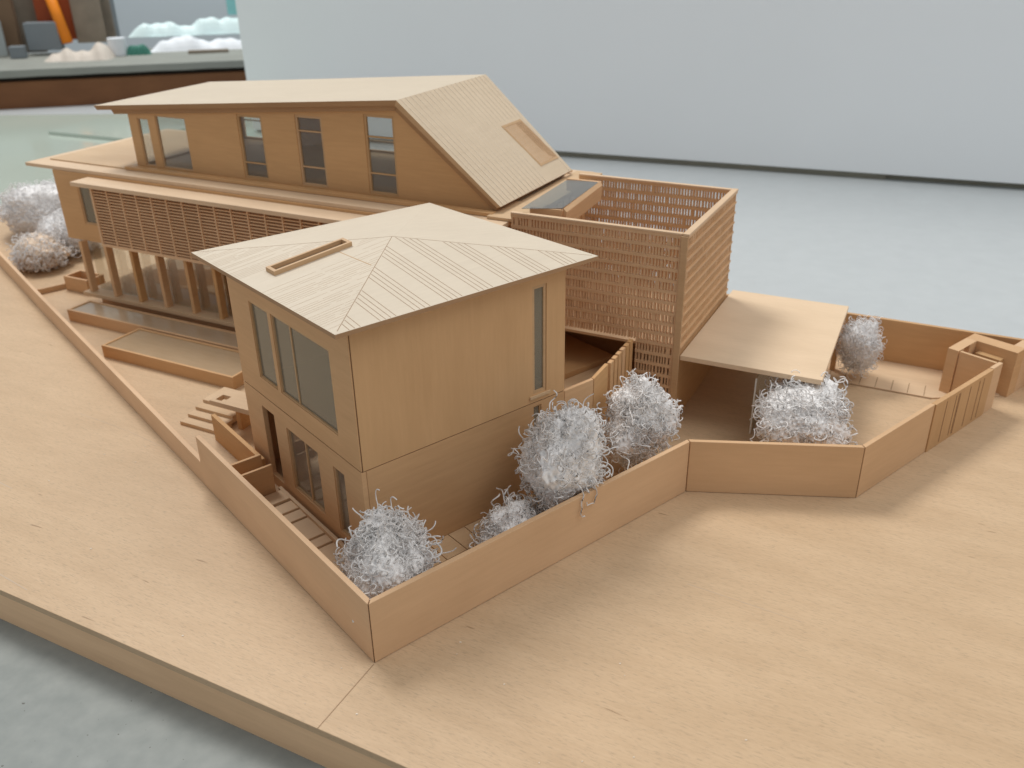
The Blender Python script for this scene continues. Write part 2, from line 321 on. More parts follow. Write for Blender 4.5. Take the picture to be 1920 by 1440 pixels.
M['beige'] = plain('beige_paper', (0.60, 0.54, 0.47), 0.8, 0.08, 14); M['gapdark'] = plain('shadow_tone', (0.07, 0.06, 0.05), 0.9)
bg_box('grey_card_sheet', 'pale grey card sheet leaning at the far left of the work bench', 'card', 2, 92, 31, 93, 'bgA', 26, 1)
bg_box('green_strip', 'dark green strip beside the grey card at the photo\'s left edge', 'strip', -14, 6, 55, 93, 'green', 24, 1, lean=-1.5)
sh = thing('wooden_shelf_frame', 'rough brown wooden shelf frame standing behind the grey card', 'shelf', 'k', (-60, 31, 6.1))
t = MB(); x0, z0 = bgp(-60, 30, 31); x1, z1 = bgp(95, 21, 31); t.box(x0, x1, 31, 34, z0, z1); t.build('crossbar', 'bgB', sh, bevel=.2)
t = MB(); x0, _ = bgp(93, 92, 30); x1, _ = bgp(124, 92, 30); t.box(x0, x1, 29.5, 33, 6.1, 34); t.build('post', 'bgB', sh, bevel=.2)
t = MB(); x0, _ = bgp(-60, 92, 34); x1, _ = bgp(160, 92, 34); t.box(x0, x1, 36, 37, 6.1, 34); t.build('back_board', 'weather', sh)
bg_box('slate_bin', 'slate grey plastic bin behind the crumpled beige paper', 'bin', 134, 182, 37, 86, 'bgC', 27, 4)
bg_box('rust_red_board', 'rust red board standing behind the orange tube', 'board', 156, 214, -60, 72, 'rust', 32, 1.5)
o = thing('orange_tube', 'bright orange tube leaning against the rust red board', 'tube', 'k', (-44, 27, 6.1)); t = MB()
xa, za = bgp(198, 74, 27); xb, zb = bgp(168, -30, 30)
bmesh.ops.create_cone(t.bm, cap_ends=True, segments=20, radius1=1.35, radius2=1.35, depth=1.0)
dvec = Vector((xb-xa, 3, zb-za)); bmesh.ops.scale(t.bm, verts=t.bm.verts, vec=(1, 1, dvec.length))
bmesh.ops.transform(t.bm, matrix=Matrix.Translation(Vector((xa, 27, za))+dvec/2) @ dvec.to_track_quat('Z', 'Y').to_matrix().to_4x4(), verts=t.bm.verts)
t.build('tube_body', 'orange', o, smooth=True)
bg_box('weathered_board', 'grey brown weathered board right of the rust red board', 'board', 214, 262, -60, 78, 'weather', 31, 1.5)
bg_box('teal_post', 'thin teal painted post at the left edge of the tall pale panel', 'post', 466, 500, -60, 41, 'teal', 40, 2)
bg_box('glass_edge_strip', 'thin dark teal strip along the right side of the weathered board', 'strip', 262, 267, -60, 78, 'bgC', 31, 1)
def blob(name, label, cat, px0, px1, py0, py1, mat, d, dep, seed):
    x0, z0 = bgp(px0, py1, d); x1, z1 = bgp(px1, py0, d); rr = random.Random(seed)
    o = thing(name, label, cat, 'k', ((x0+x1)/2, d, z0)); t = MB(); n = 40; m_ = 12
    ph = [rr.uniform(0, 6.28) for _ in range(8)]; wl = x1-x0
    def hz(i, j):
        s_ = i/n; q = j/m_; env = (1-abs(2*s_-1)**5)*(1-abs(2*q-1)**3)
        v = .78+.20*math.sin(s_*wl*.28+ph[0])+.12*math.sin(s_*wl*.7+q*2+ph[1])+.06*math.sin(s_*wl*1.7+q*5+ph[2])
        return z0+.05+(z1-z0)*max(.02, env*min(1, v))
    V_ = [[t.bm.verts.new((x0+wl*i/n, d+dep*j/m_+.25*math.sin(i*.7+ph[3]), hz(i, j))) for j in range(m_+1)] for i in range(n+1)]
    for i in range(n):
        for j in range(m_): t.bm.faces.new((V_[i][j], V_[i+1][j], V_[i+1][j+1], V_[i][j+1]))
    B_ = [t.bm.verts.new((v.co.x, v.co.y, z0)) for v in (V_[0][0], V_[n][0], V_[n][m_], V_[0][m_])]; t.bm.faces.new(B_[::-1])
    t.bm.faces.new([B_[0], B_[1]]+[V_[i][0] for i in range(n, -1, -1)]); t.bm.faces.new([B_[2], B_[3]]+[V_[i][m_] for i in range(n+1)])
    t.build('body', mat, o, smooth=False); return o
blob('plastic_film_heap', 'pale cyan heap of plastic film at the right end of the bench', 'film', 296, 520, 42, 74, 'cyan', 34, 6, 1)
blob('white_paper_heap', 'white crumpled paper heap in front of the pale cyan film', 'paper', 332, 520, 70, 97, 'white', 24, 8, 2)
blob('beige_paper_sheet', 'crumpled beige paper lying on the bench below the orange tube', 'paper', 145, 270, 68, 108, 'beige', 10, 15, 9)
blob('paper_shadow', 'flat dark patch painting the shadow under the crumpled beige paper', 'shadow', 150, 275, 105, 112, 'gapdark', 5, 3, 4)  # dark blob paints the shadow beneath the paper
blob('heap_shadow', 'dark patch painting the shadow before the white paper heap', 'shadow_patch', 335, 388, 99, 105, 'gapdark', 14, 3, 5)  # dark blob paints the shadow in front of the heap
bg_box('timber_offcut', 'pale timber offcut at the right end of the bench edge', 'timber', 392, 478, 97, 104, 'beige', 8, 2.5)
bg_box('timber_offcut', 'dark timber offcut behind the pale offcut on the bench', 'timber', 400, 470, 90, 96, 'weather', 17, 2)
bg_box('card_strip', 'thin tan card strip lying in front of the white cup', 'card', 268, 336, 103, 108, 'dryfluff', 9, 3)
bg_box('grey_tin', 'small slate grey tin between the grey card and the slate bin', 'tin', 104, 126, 74, 95, 'bgC', 22, 3)
o = thing('white_cup', 'white cup beside the green lump on the bench', 'cup', 'k', (bgp(283, 100, 20)[0], 20, 6.1)); t = MB()
bmesh.ops.create_cone(t.bm, cap_ends=True, segments=24, radius1=1.9, radius2=2.3, depth=4.2); bmesh.ops.translate(t.bm, verts=t.bm.verts, vec=(bgp(283, 100, 20)[0], 20, 8.2))
t.build('cup_body', 'white', o, smooth=False)
blob('green_lump', 'dark green plastic lump between the white cup and the white paper', 'lump', 290, 334, 73, 101, 'green', 19, 4, 6)

# ================================================================== MODEL BOARD
bd = thing('base_board', 'thick plywood base board carrying the whole model, lying on the grey table', 'board', 'ab', (0, -4.5, TZ))
t = MB(); t.box(-96, 90, -4.5, 48.6, -0.42, 0); t.build('board_sheet', 'board', bd, bevel=0.03)
t = MB(); t.box(-96, 90, -4.34, 48.4, TZ+.152, -0.5); t.build('board_side', 'board_edge', bd)
t = MB(); t.box(-96, 90, -4.40, 48.5, -0.5, -0.43); t.build('white_underlay', plain('white_glue_line', (.7, .66, .58)), bd)
# seam and scratches in the sheet
t = MB(); t.box(-0.02, 0.02, -4.5, -0.05, 0, 0.012); t.build('seam', 'engrave', bd)
t = MB()
for pl_ in (((12.1, 12.58), (15.1, 12.4), (18.3, 12.2)), ((-35.3, 11.8), (-29.8, 11.45), (-24.2, 10.65)), ((-32.2, 2.75), (-30.6, 2.6)), ((-23.3, -3.6), (-20.6, -3.85))):
    t = MB()
    for (a, b), (c, d) in zip(pl_, pl_[1:]):
        w_ = .018 if len(pl_) == 3 else .05
        t.hull([(a, b-w_, .006), (c, d-w_*.6, .006), (c, d+w_*.6, .006), (a, b+w_, .006)], [(a, b-w_, -.02), (c, d-w_*.6, -.02), (c, d+w_*.6, -.02), (a, b+w_, -.02)])
    t.build('scratch', 'engrave_faint', bd)

# ================================================================== PERIMETER WALLS (frame uv)
H = 3.72; TH = 0.30
pw = thing('boundary_wall', 'tall plain wooden boundary wall folding round the near corner and right side of the model', 'wall', 'uv', (0, 0, 0))
pts = [(0, 21.1), (0, 0), (23.28, 0), (30.8, -7.48), (39.3, -7.48)]
def off(pts, d):        # inner offset polyline (to the left when walking 0->1->2 ... interior side)
    res = []
    for i, pnt in enumerate(pts):
        ns = []
        for a, b in ((i-1, i), (i, i+1)):
            if a < 0 or b >= len(pts): continue
            dx, dy = pts[b][0]-pts[a][0], pts[b][1]-pts[a][1]; l = math.hypot(dx, dy); ns.append((-dy/l, dx/l))
        if len(ns) == 1: nx_, ny_ = ns[0]; res.append((pnt[0]+nx_*d, pnt[1]+ny_*d))
        else:
            sx, sy = ns[0][0]+ns[1][0], ns[0][1]+ns[1][1]; k = d*2/(sx*sx+sy*sy); res.append((pnt[0]+sx*k, pnt[1]+sy*k))
    return res
inn = off(pts, TH)
g = 0.035
for i in range(4):
    a, b = pts[i], pts[i+1]; ai, bi = inn[i], inn[i+1]
    dx, dy = b[0]-a[0], b[1]-a[1]; l = math.hypot(dx, dy); ux, uy = dx/l*g, dy/l*g
    sa = 0 if i == 0 else 1; sb = 0 if i == 3 else 1
    q = [(a[0]+ux*sa, a[1]+uy*sa), (b[0]-ux*sb, b[1]-uy*sb), (bi[0]-ux*sb, bi[1]-uy*sb), (ai[0]+ux*sa, ai[1]+uy*sa)]
    t = MB(); t.prism(q, 0.03, H)
    t.build('wall_panel', 'wall_out', pw, bevel=0.025)
t = MB()
for c, s_ in ((pts[1], .06), (pts[2], .02), (pts[3], .05)):
    ci = inn[pts.index(c)]; vx, vy = ci[0]-c[0], ci[1]-c[1]
    t.box(c[0]+vx*.35-s_, c[0]+vx*.35+s_, c[1]+vy*.35-s_, c[1]+vy*.35+s_, 0, H-.06)
t.build('corner_joint', 'burnt', pw)
lw = thing('low_side_wall', 'long low wooden wall running back along the left side of the plot', 'wall', 'uv', (0.05, 21.1, 0))
t = MB(); t.prism([(0.02, 21.12), (0.35, 21.12), (0.45, 60), (0.85, 100), (0.5, 100), (0.12, 60)], 0, 1.75); t.build('low_wall', 'wall_out', lw, bevel=0.03)
gt = thing('sliding_gate', 'gate panel with dark vertical grooves at the far end of the boundary wall', 'gate', 'uv', (39.4, -7.5, 0))
t = MB(); t.box(39.36, 47.6, -7.55, -7.2, 0, H-.02); t.build('gate_leaf', wood('gate_wood', (0.60, 0.38, 0.20), (5.0, .35, .35)), gt, bevel=.02)
t = MB()
for u_ in (40.95, 42.25, 42.65, 42.8, 44.3, 45.65, 46.3): t.box(u_-.035, u_+.035, -7.558, -7.4, .25, H-.3)
t.build('grooves', 'burnt', gt)
gh = thing('guard_room', 'small open topped guard room with thick pale walls beside the gate', 'room', 'uv', (51.6, -5, 0))
t = MB(); t.box(47.65, 49.1, -7.5, -7.2, 0, H); t.build('gate_post', 'wall_out', gh, bevel=.02)
t = MB(); t.box(48.75, 49.0, -7.15, -4.5, 0, H-.02); t.build('front_wall', 'wall_out', gh, bevel=.02)
t = MB(); t.wall('x', -4.4, .8, 48.7, 51.6, 0, H, holes=[(49.6, 50.5, 1.6, H-.001)]); t.build('side_wall', 'wall_out', gh)
t = MB(); t.box(51.62, 52.9, -7.45, -3.6, 0, H); t.build('back_wall', 'wall', gh, bevel=.02)
t = MB(); t.box(52.92, 57.5, -7.45, -6.6, 0, H-.01); t.build('outer_wall', 'wall_out', gh, bevel=.02)
t = MB(); t.box(51.0, 51.6, -6.6, -4.7, 2.45, 3.0); t.box(51.3, 51.6, -6.5, -4.8, 0.6, 2.4); t.build('desk_box', 'edge', gh, bevel=.02)
t = MB(); t.box(51.26, 51.3, -6.35, -6.05, 1.9, 2.4); t.build('notch', 'burnt', gh)
bw = thing('yard_back_wall', 'tall straight back wall behind the blurred tree at the far right of the yard', 'wall', 'ab', (15, 47.2, 0))
t = MB(); t.box(-8, 36, 47.1, 47.45, 0, 3.72); t.build('back_wall_panel', 'wall_low', bw, bevel=.03)

# yard paving behind canopy
yp = thing('yard_paving', 'pale paving strip with short parking lines before the yard back wall', 'paving', 'ab', (20, 44, 0))
t = MB(); t.prism([(5.5, 41.65), (22.4, 41.65), (27, 44.2), (27, 47.08), (5.5, 47.08)], 0.005, 0.10); t.build('paving_sheet', 'top', yp, bevel=.02)
t = MB()
t.box(9, 22.4, 41.55, 41.63, 0.003, .03)
for k in range(9): t.box(12.4+1.18*k-.03, 12.4+1.18*k+.03, 41.75, 43.6, .10, .112)
t.build('parking_lines', 'engrave', yp)
# forecourt sheet with seams
fc = thing('forecourt_paving', 'thin wooden forecourt sheet with narrow joints inside the near wall', 'paving', 'uv', (12, 3, 0))
t = MB()
for (u0, u1) in ((3.8, 7.4), (7.46, 8.85), (8.91, 10.05), (10.11, 12.9), (12.96, 15.5), (15.56, 18.0), (18.06, 21.4), (21.46, 22.7), (22.76, 24.4)):
    for (v0, v1) in ((.32, 4.1), (4.16, 6.05)): t.box(u0, u1, v0, v1, .005, .16)
t.build('forecourt_sheet', 'top', fc)
sp = thing('side_path', 'narrow path of pale slabs between the near left wall and the tower', 'path', 'uv', (2, 12, 0))
t = MB()
vs = [16.2, 15.1, 13.95, 12.9, 10.7, 9.75, 6.2]
t.box(.9, 3.2, 15.18, 16.4, .3, .62)
for i, (a, b) in enumerate(zip(vs[1:], vs[2:])): t.box(1.5 if i < 3 else .9, 3.2, b+.09, a-.06, .02, .5-.05*i)
t.build('slab', 'top', sp, bevel=.02)
t = MB(); t.box(3.2, 3.42, 6.2, 16.8, .01, .62); t.build('kerb', 'top', sp, bevel=.02)
t = MB(); t.box(.5, .8, 16.1, 19.2, 0, 2.0); t.build('side_rail', 'wall', sp, bevel=.02)
pb = thing('planter_box', 'low wooden planter walls between the near left wall and the tower foot', 'planter', 'uv', (3, 22, 0))
t = MB(); t.box(2.95, 3.25, 18.35, 26.4, 0, 2.05); t.build('long_side', 'wall', pb, bevel=.03)
t = MB(); t.box(.33, 2.93, 18.1, 18.32, 0, 2.55); t.build('cross_board', 'wall', pb, bevel=.02)
t = MB(); t.box(.33, 2.95, 16.6, 16.8, 0, 2.5); t.build('cross_board', 'wall', pb, bevel=.02)
# stairs and slab bench
st = thing('garden_steps', 'flight of small garden steps left of the tower', 'steps', 'ab', (-25, 14, 0))
for k in range(4):
    t = MB(); t.box(-27.0+.05*k, -23.2, 13.85+.78*k, 15.2+.78*k if k < 3 else 18.5, .0+.25*k if k else 0, .28+.25*k); t.build('step', 'top', st, bevel=.02)
sb = thing('slab_bench', 'pale raised slab with a square hole beside the garden steps', 'bench', 'ab', (-21, 16, 0))
t = MB()
for (x0, x1, y0, y1) in ((-24.2, -23.9, 14.45, 16.4), (-23.1, -15.5, 14.45, 16.4), (-23.9, -23.1, 14.45, 14.75), (-23.9, -23.1, 15.55, 16.4)): t.box(x0, x1, y0, y1, 2.0, 2.38)
t.build('slab_top', 'top', sb)
for x_ in (-22.6, -16.6):
    t = MB(); t.box(x_, x_+.4, 15.2, 16.2, 0, 2.0); t.build('support', 'wall', sb)

# ================================================================== POOLS, TERRACE (frame ab)
def pool(name, label, a0, a1, b0, b1, z):
    o = thing(name, label, 'pool', 'ab', ((a0+a1)/2, (b0+b1)/2, 0)); th = .22
    t = MB(); t.box(a0, a1, b0, b0+th, 0, z); t.box(a0, a1, b1-th, b1, 0, z); t.box(a0, a0+th, b0+th+.002, b1-th-.002, 0, z); t.box(a1-th, a1, b0+th+.002, b1-th-.002, 0, z)
    t.build('rim', 'wall', o, bevel=.02)
    t = MB(); t.box(a0+th+.004, a1-th-.004, b0+th+.004, b1-th-.004, 0.02, z-.09); t.build('pool_surface', 'pool', o)
pool('garden_pool', 'nearer shallow rectangular pool with a wooden rim left of the tower', -42.1, -27.3, 19.9, 24.1, 1.1)
pool('garden_pool', 'farther long narrow pool with a wooden rim along the terrace edge', -51.9, -27.0, 24.35, 27.0, 1.12)
pl = thing('terrace_planter', 'small tan planter box at the far left corner of the terrace', 'planter', 'ab', (-57.5, 30.5, 0))
t = MB(); t.box(-59.3, -55.9, 30.0, 30.25, 0, 1.5); t.box(-59.3, -59.05, 30.26, 31.9, 0, 1.5); t.box(-59.3, -55.9, 31.9, 32.15, 0, 1.5); t.box(-56.1, -55.9, 30.26, 31.88, 0, 1.48); t.build('planter_side', 'wall', pl, bevel=.02)
gs = thing('garden_step', 'short low step board at the foot of the terrace planter', 'step', 'ab', (-60, 29.8, 0))
t = MB(); t.prism([(-60.9, 27.9), (-60.6, 27.8), (-59.3, 30.9), (-59.6, 31.0)], 0, .55); t.build('step_board', 'edge', gs, bevel=.02)

# ================================================================== TOWER HOUSE (frame uv)
th_ = thing('tower_house', 'two storey wooden tower with a shallow hipped roof at the near side of the model', 'building', 'uv', (10.9, 13.5, 0))
u0, u1, v0, v1 = 3.63, 18.2, 6.10, 20.8; ZJ = 6.66; ZT = 15.0
hl = [(8.32, 15.08, 7.95, 13.05), (15.5, 17.95, 7.95, 13.0)]
hl0 = [(16.7, 18.4, 0.75, 5.8), (11.18, 15.1, 1.25, 5.6), (8.15, 9.4, 1.1, 5.55)]
t = MB(); t.wall('y', u0, .3, v0+.05, v1, ZJ+.03, ZT, hl); t.build('upper_side_wall', 'wall', th_)
t = MB(); t.wall('x', v0, .3, u0+.11, u1, ZJ+.03, ZT, [(15.62, 16.72, 7.2, 14.15)]); t.build('upper_front_wall', wood('tower_front_wood', (0.65, 0.42, 0.225), (5.0, .35, .35), blot=.10, grain=.06), th_)
t = MB(); t.box(u0+.31, u1, v1-.3, v1, ZJ+.03, ZT); t.wall('y', u1-.3, .3, v0+.31, v1-.31, ZJ+.03, ZT); t.build('rear_wall', 'wall', th_)
t = MB(); t.wall('y', u0-.02, .3, v0+.02, v1, 0, ZJ-.03, hl0); t.build('lower_side_wall', 'wall', th_)
t = MB(); t.wall('x', v0-.01, .3, u0+.29, u1, 0, ZJ-.03, [(15.65, 16.3, 4.6, 6.4)]); t.build('lower_front_wall', 'wall_low', th_)
t = MB(); t.wall('x', v1-.3, .3, u0+.3, u1, 0, ZJ-.03, [(7.0, 16.0, .5, 5.5)]); t.wall('y', u1-.3, .3, v0+.3, v1-.32, 0, ZJ-.03); t.build('lower_rear_wall', 'wall', th_)
t = MB(); t.box(u0+.04, u1-.04, v0+.04, v1-.04, ZJ-.06, ZJ+.06); t.build('storey_joint', 'burnt', th_)
t = MB(); t.box(u0+.07, u0+.13, v0+.03, v0+.2, ZJ+.05, ZT-.02); t.build('corner_joint', 'burnt', th_)
t = MB(); t.box(u0+.31, u1-.31, v0+.31, v1-.31, 0.02, .35); t.build('floor', 'top', th_)
def win(parent, axis, c, d, s0, s1, z0, z1, fw=.12, glassd=.2, bars=(), vbars=(), gm='glass', fm='edge'):
    """frame (with bars) set in an opening + pane child; d = +1/-1 into the building"""
    t = MB(); e = .003
    def bx(a, b, y0, y1, za, zb):
        lo, hi = sorted((c+d*y0, c+d*y1))
        if axis == 'x': t.box(a, b, lo, hi, za, zb)
        else: t.box(lo, hi, a, b, za, zb)
    bx(s0+e, s0+fw, .06, .26, z0+e, z1-e); bx(s1-fw, s1-e, .06, .26, z0+e, z1-e)
    bx(s0+fw+e, s1-fw-e, .06, .26, z0+e, z0+fw); bx(s0+fw+e, s1-fw-e, .06, .26, z1-fw, z1-e)
    for zb in bars: bx(s0+fw+e, s1-fw-e, .09, .22, zb-.06, zb+.06)
    for sb_ in vbars: bx(sb_-.06, sb_+.06, .10, .24, z0+fw+e, z1-fw-e)
    f = t.build('window', fm, parent)
    t = MB(); bx(s0+fw*.5, s1-fw*.5, glassd-.02, glassd, z0+fw*.5, z1-fw*.5); t.build('pane', gm, f)
    return f
for s0, s1, z0, z1 in hl: win(th_, 'y', u0, 1, s0, s1, z0, z1, .1, .18, gm='glass_dark', vbars=((12.9,) if s1-s0 > 4 else ()))
win(th_, 'y', u0, 1, *hl0[1], .1, .2, gm='glass', vbars=(12.95,)); win(th_, 'y', u0, 1, *hl0[2], .1, .2, gm='glass')
win(th_, 'x', v0, 1, 15.62, 16.72, 7.2, 14.15, .2, .16, gm='glass_dark'); win(th_, 'x', v0, 1, 15.65, 16.3, 4.6, 6.4, .1, .16, gm='glass_dark')
t = MB(); t.box(15.35, 17.0, v0-.10, v0-.002, 6.95, 7.16); t.build('window_sill', 'top', th_, bevel=.02)
# hipped roof
EL, EF, ER, EB, AP = (2.28, 22.25, 15.2), (2.6, 5.34, 15.2), (20.05, 5.32, 15.2), (19.43, 21.72, 15.2), (11.2, 13.6, 16.33)
t = MB(); dz = .24
tv = [t.bm.verts.new(p) for p in (EL, EF, ER, EB, AP)]; bv = [t.bm.verts.new((p[0], p[1], p[2]-dz)) for p in (EL, EF, ER, EB, AP)]
for i in range(4):
    j = (i+1) % 4; t.bm.faces.new((tv[i], tv[j], tv[4])); t.bm.faces.new((bv[j], bv[i], bv[4])); t.bm.faces.new((tv[i], bv[i], bv[j], tv[j])).material_index = 1
rf = t.build('roof', ['roof', 'fascia'], th_)
t = MB(); t.box(u0+.1, u1-.1, v0+.1, v1-.1, ZT-.2, ZT-.05); t.build('ceiling', 'top', th_)
def roofz(u, v):
    A, B_, Cc, D = [Vector(q) for q in (EL, EF, ER, EB)]; P = Vector(AP); best = 99
    for a, b in ((A, B_), (B_, Cc), (Cc, D), (D, A)):
        nrm = (b-a).cross(P-a); z = a.z - (nrm.x*(u-a.x)+nrm.y*(v-a.y))/nrm.z; best = min(best, z)
    return best
def line_on_roof(t, p, q, w_, h=.006, mi=0):
    p, q = Vector((p[0], p[1], 0)), Vector((q[0], q[1], 0)); d = (q-p).normalized(); s_ = Vector((-d.y, d.x, 0))*w_/2
    n = 3; t.mi = mi
    for k in range(n):
        a = p+(q-p)*k/n; b = p+(q-p)*(k+1)/n
        t.hull([(x.x, x.y, roofz(x.x, x.y)+h) for x in (a+s_, a-s_, b-s_, b+s_)], [(x.x, x.y, roofz(x.x, x.y)-.02) for x in (a+s_, a-s_, b-s_, b+s_)])
t = MB()
for E_ in (EL, EF, ER): line_on_roof(t, AP, (E_[0]+(AP[0]-E_[0])*.03, E_[1]+(AP[1]-E_[1])*.03), .035)
u_ = 3.1; k = 0
while u_ < 19.6:
    vt = EF[1]+(u_-EF[0])/(AP[0]-EF[0])*(AP[1]-EF[1]) if u_ < AP[0] else ER[1]+(ER[0]-u_)/(ER[0]-AP[0])*(AP[1]-ER[1])
    vb = EF[1]+.02
    ng = R.uniform(0, .10)
    if vt-vb > .5: line_on_roof(t, (u_, vt-ng-.03), (u_+.0, vb+.03), .034)
    k += 1; u_ += (.31 if k % 4 else 1.12)
rt = t.build('ridge_line', 'engrave', rf)
t = MB(); v_ = 6.1
while v_ < 21.7:
    ut = EF[0]+(v_-EF[1])/(AP[1]-EF[1])*(AP[0]-EF[0]) if v_ < AP[1] else EL[0]+(EL[1]-v_)/(EL[1]-AP[1])*(AP[0]-EL[0])
    ue = EF[0]+(v_-EF[1])/(EL[1]-EF[1])*(EL[0]-EF[0])+.03
    a = ue
    while a < ut-.3:
        b = min(ut-.08, a+R.uniform(.8, 3.5))
        if not (13.2 < v_ < 15.7 and a < 9 and b > 3.6): line_on_roof(t, (a, v_), (b, v_), R.uniform(.014, .03))
        a = b+R.uniform(.05, .5)
    v_ += R.choice((.22, .22, .25, .5))

t.build('batten_line', 'engrave_faint', rf)
t = MB(); line_on_roof(t, (8.0, 14.35), (8.15, 11.0), .05); t.build('cross_line', 'edge', rf)
# long rooflight curb
t = MB(); q = [(3.95, 15.45), (3.95, 14.4), (8.95, 14.4), (8.95, 15.45)]; iq = [(4.15, 15.27), (4.15, 14.58), (8.75, 14.58), (8.75, 15.27)]
for i in range(4):
    j = (i+1) % 4
    t.hull([(x, y, roofz(x, y)+.26) for x, y in (q[i], q[j], iq[j], iq[i])], [(x, y, roofz(x, y)-.05) for x, y in (q[i], q[j], iq[j], iq[i])])
rl = t.build('rooflight', 'edge', rf)
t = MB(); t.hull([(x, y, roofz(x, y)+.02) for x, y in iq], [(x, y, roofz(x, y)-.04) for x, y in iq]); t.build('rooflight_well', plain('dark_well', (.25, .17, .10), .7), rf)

# ================================================================== MAIN HOUSE (frame ab)
mh = thing('main_house', 'long two storey wooden house with slatted front and slanting roof behind the tower', 'building', 'ab', (-32, 37, 0))
ZP, ZS, ZU = 1.5, 6.55, 13.45
t = MB(); t.box(-53.6, -8, 27.7, 46, 1.14, ZP); t.build('ground_slab', 'top', mh, bevel=.02)
t = MB(); t.box(-52.4, -9, 28.7, 45.5, 0, 1.13); t.build('plinth', 'wall_low', mh)
for a in (-52.7, -49.35, -46.0, -42.7, -39.2, -35.9, -32.6, -29.2, -25.9):
    t = MB(); t.box(a-.28, a+.1, 28.05, 28.75, ZP+.002, ZS-.002); t.build('column', 'wall', mh, bevel=.02)
t = MB(); t.box(-52.6, -24, 29.0, 29.06, ZP+.01, ZS-.01); t.build('glazing', glass('clear_glazing', (.93, .93, .9), haze=0.0), mh)
t = MB(); t.box(-38.0, -37.75, 31, 45.4, ZP+.005, ZS-.005); t.box(-37.7, -8.5, 33.5, 33.8, ZP+.005, ZS-.005); t.box(-41.5, -41, 36, 40, ZP+.005, ZS-.005); t.build('ground_floor_wall', 'wall', mh)
for a in (-54, -47.5, -41):
    t = MB(); t.box(a-.2, a+.2, 44.6, 45.2, ZP+.002 if a > -53.5 else 0, ZS-.002); t.build('column', 'wall', mh)
t = MB(); t.box(-55.1, -8, 28.72, 46.2, ZS, ZS+.4); t.build('first_floor_slab', 'top', mh)
ZB = 13.10
t = MB(); t.wall('x', 28.7, .3, -55.1, -7.8, ZS-.03, ZB, [(-52.2, -49.5, 8.25, 12.4), (-47.6, -9, 7.4, 11.4)]); t.build('first_floor_front_wall', 'wall', mh)
t = MB(); t.box(-55.1, -54.8, 29.02, 45.9, ZS-.02, ZB); t.box(-8.1, -7.8, 29.02, 45.9, 0, ZB); t.box(-54.78, -8.12, 45.9, 46.2, ZS, ZB); t.build('first_floor_wall', 'wall', mh)
win(mh, 'x', 28.7, 1, -52.2, -49.5, 8.25, 12.4, .15, .2, gm='glass_dark')
# slatted screen box standing proud of the front wall
sl = MB(); b0 = 27.3
sl.box(-48.75, -48.5, b0, 28.68, 6.9, 12.48); sl.box(-48.5, -9, b0, 28.68, 6.9, 7.15)
a = -48.5; ns = 22
for k in range(ns):
    aa = -48.5 + 1.82*k
    if k: sl.box(aa-.06, aa+.06, b0+.02, b0+.3, 7.15, 12.48)
for k in range(19):
    z = 7.28 + .275*k; sl.box(-48.5, -9, b0+.08, b0+.34, z, z+.10)
sl.build('slat_screen', 'screen', mh)
t = MB(); t.box(-48.4, -9.2, 28.2, 28.3, 7.1, 12.3); t.build('screen_back_sheet', 'edge', mh)
t = MB(); t.box(-50.3, -8.5, 26.65, 28.68, 12.5, 12.88); t.build('front_canopy', 'top', mh, bevel=.03)
# upper terrace slab
t = MB(); t.prism([(-58.9, 28.78), (-7.6, 28.9), (-7.6, 46.6), (-58.9, 46.6)], ZB+.005, ZU-.02); t.build('terrace_slab', 'top', mh, bevel=.03)
t = MB(); t.box(-57.6, -9.6, 30.55, 45.6, ZU-.018, ZU+.10); t.build('terrace_sheet', 'top', mh, bevel=.02)
t = MB(); t.box(-47.3, -9.2, 30.4, 31.1, ZU+.002, ZU+.28); t.build('wall_base_strip', 'wall', mh, bevel=.03)
# upper storey
ZF = ZU+.12
topf = fn([(-46.8, 18.42), (-17.9, 20.45), (-9.2, 13.6)])
fh = [(-45.75, -44.4, 13.75, 18.0), (-43.5, -39.9, 13.75, 18.35), (-33.9, -31.2, 13.75, 19.1), (-27.7, -25.0, 13.75, 19.45), (-20.9, -18.1, 13.75, 19.95)]
t = MB(); t.wall('x', 31.5, .3, -46.8, -9.25, ZF, topf, fh); t.build('upper_front_wall', 'wall', mh)
bh = [(-46.4, -43.2, 13.60, 18.0), (-31.6, -27.0, 13.60, 19.2), (-23.5, -20.5, 13.60, 19.5)]
t = MB(); t.wall('x', 45.2, .3, -46.8, -9.25, ZF, topf, bh); t.build('upper_back_wall', 'wall', mh)
t = MB(); t.wall('y', -46.8, .3, 31.82, 45.18, ZF, 18.3, [(32.3, 38.0, 13.62, 17.9), (38.5, 44.8, 13.62, 17.9)]); t.build('upper_end_wall', 'wall', mh)
win(mh, 'x', 31.5, 1, *fh[0], .1, .2); win(mh, 'x', 31.5, 1, *fh[1], .1, .2)
win(mh, 'x', 31.5, 1, *fh[2], .2, .22, bars=(15.1,)); win(mh, 'x', 31.5, 1, *fh[3], .2, .22, bars=(15.3, 18.2)); win(mh, 'x', 31.5, 1, *fh[4], .2, .22, bars=(15.4, 18.25))
win(mh, 'x', 45.5, -1, *bh[0], .2, .22, bars=(15.5,)); win(mh, 'x', 45.5, -1, *bh[1], .15, .22, bars=(14.6,))
win(mh, 'y', -46.8, 1, 38.5, 44.8, 13.62, 17.9, .10, .2, bars=(), vbars=(43.2,)); win(mh, 'y', -46.8, 1, 32.3, 38.0, 13.62, 17.9, .10, .2)
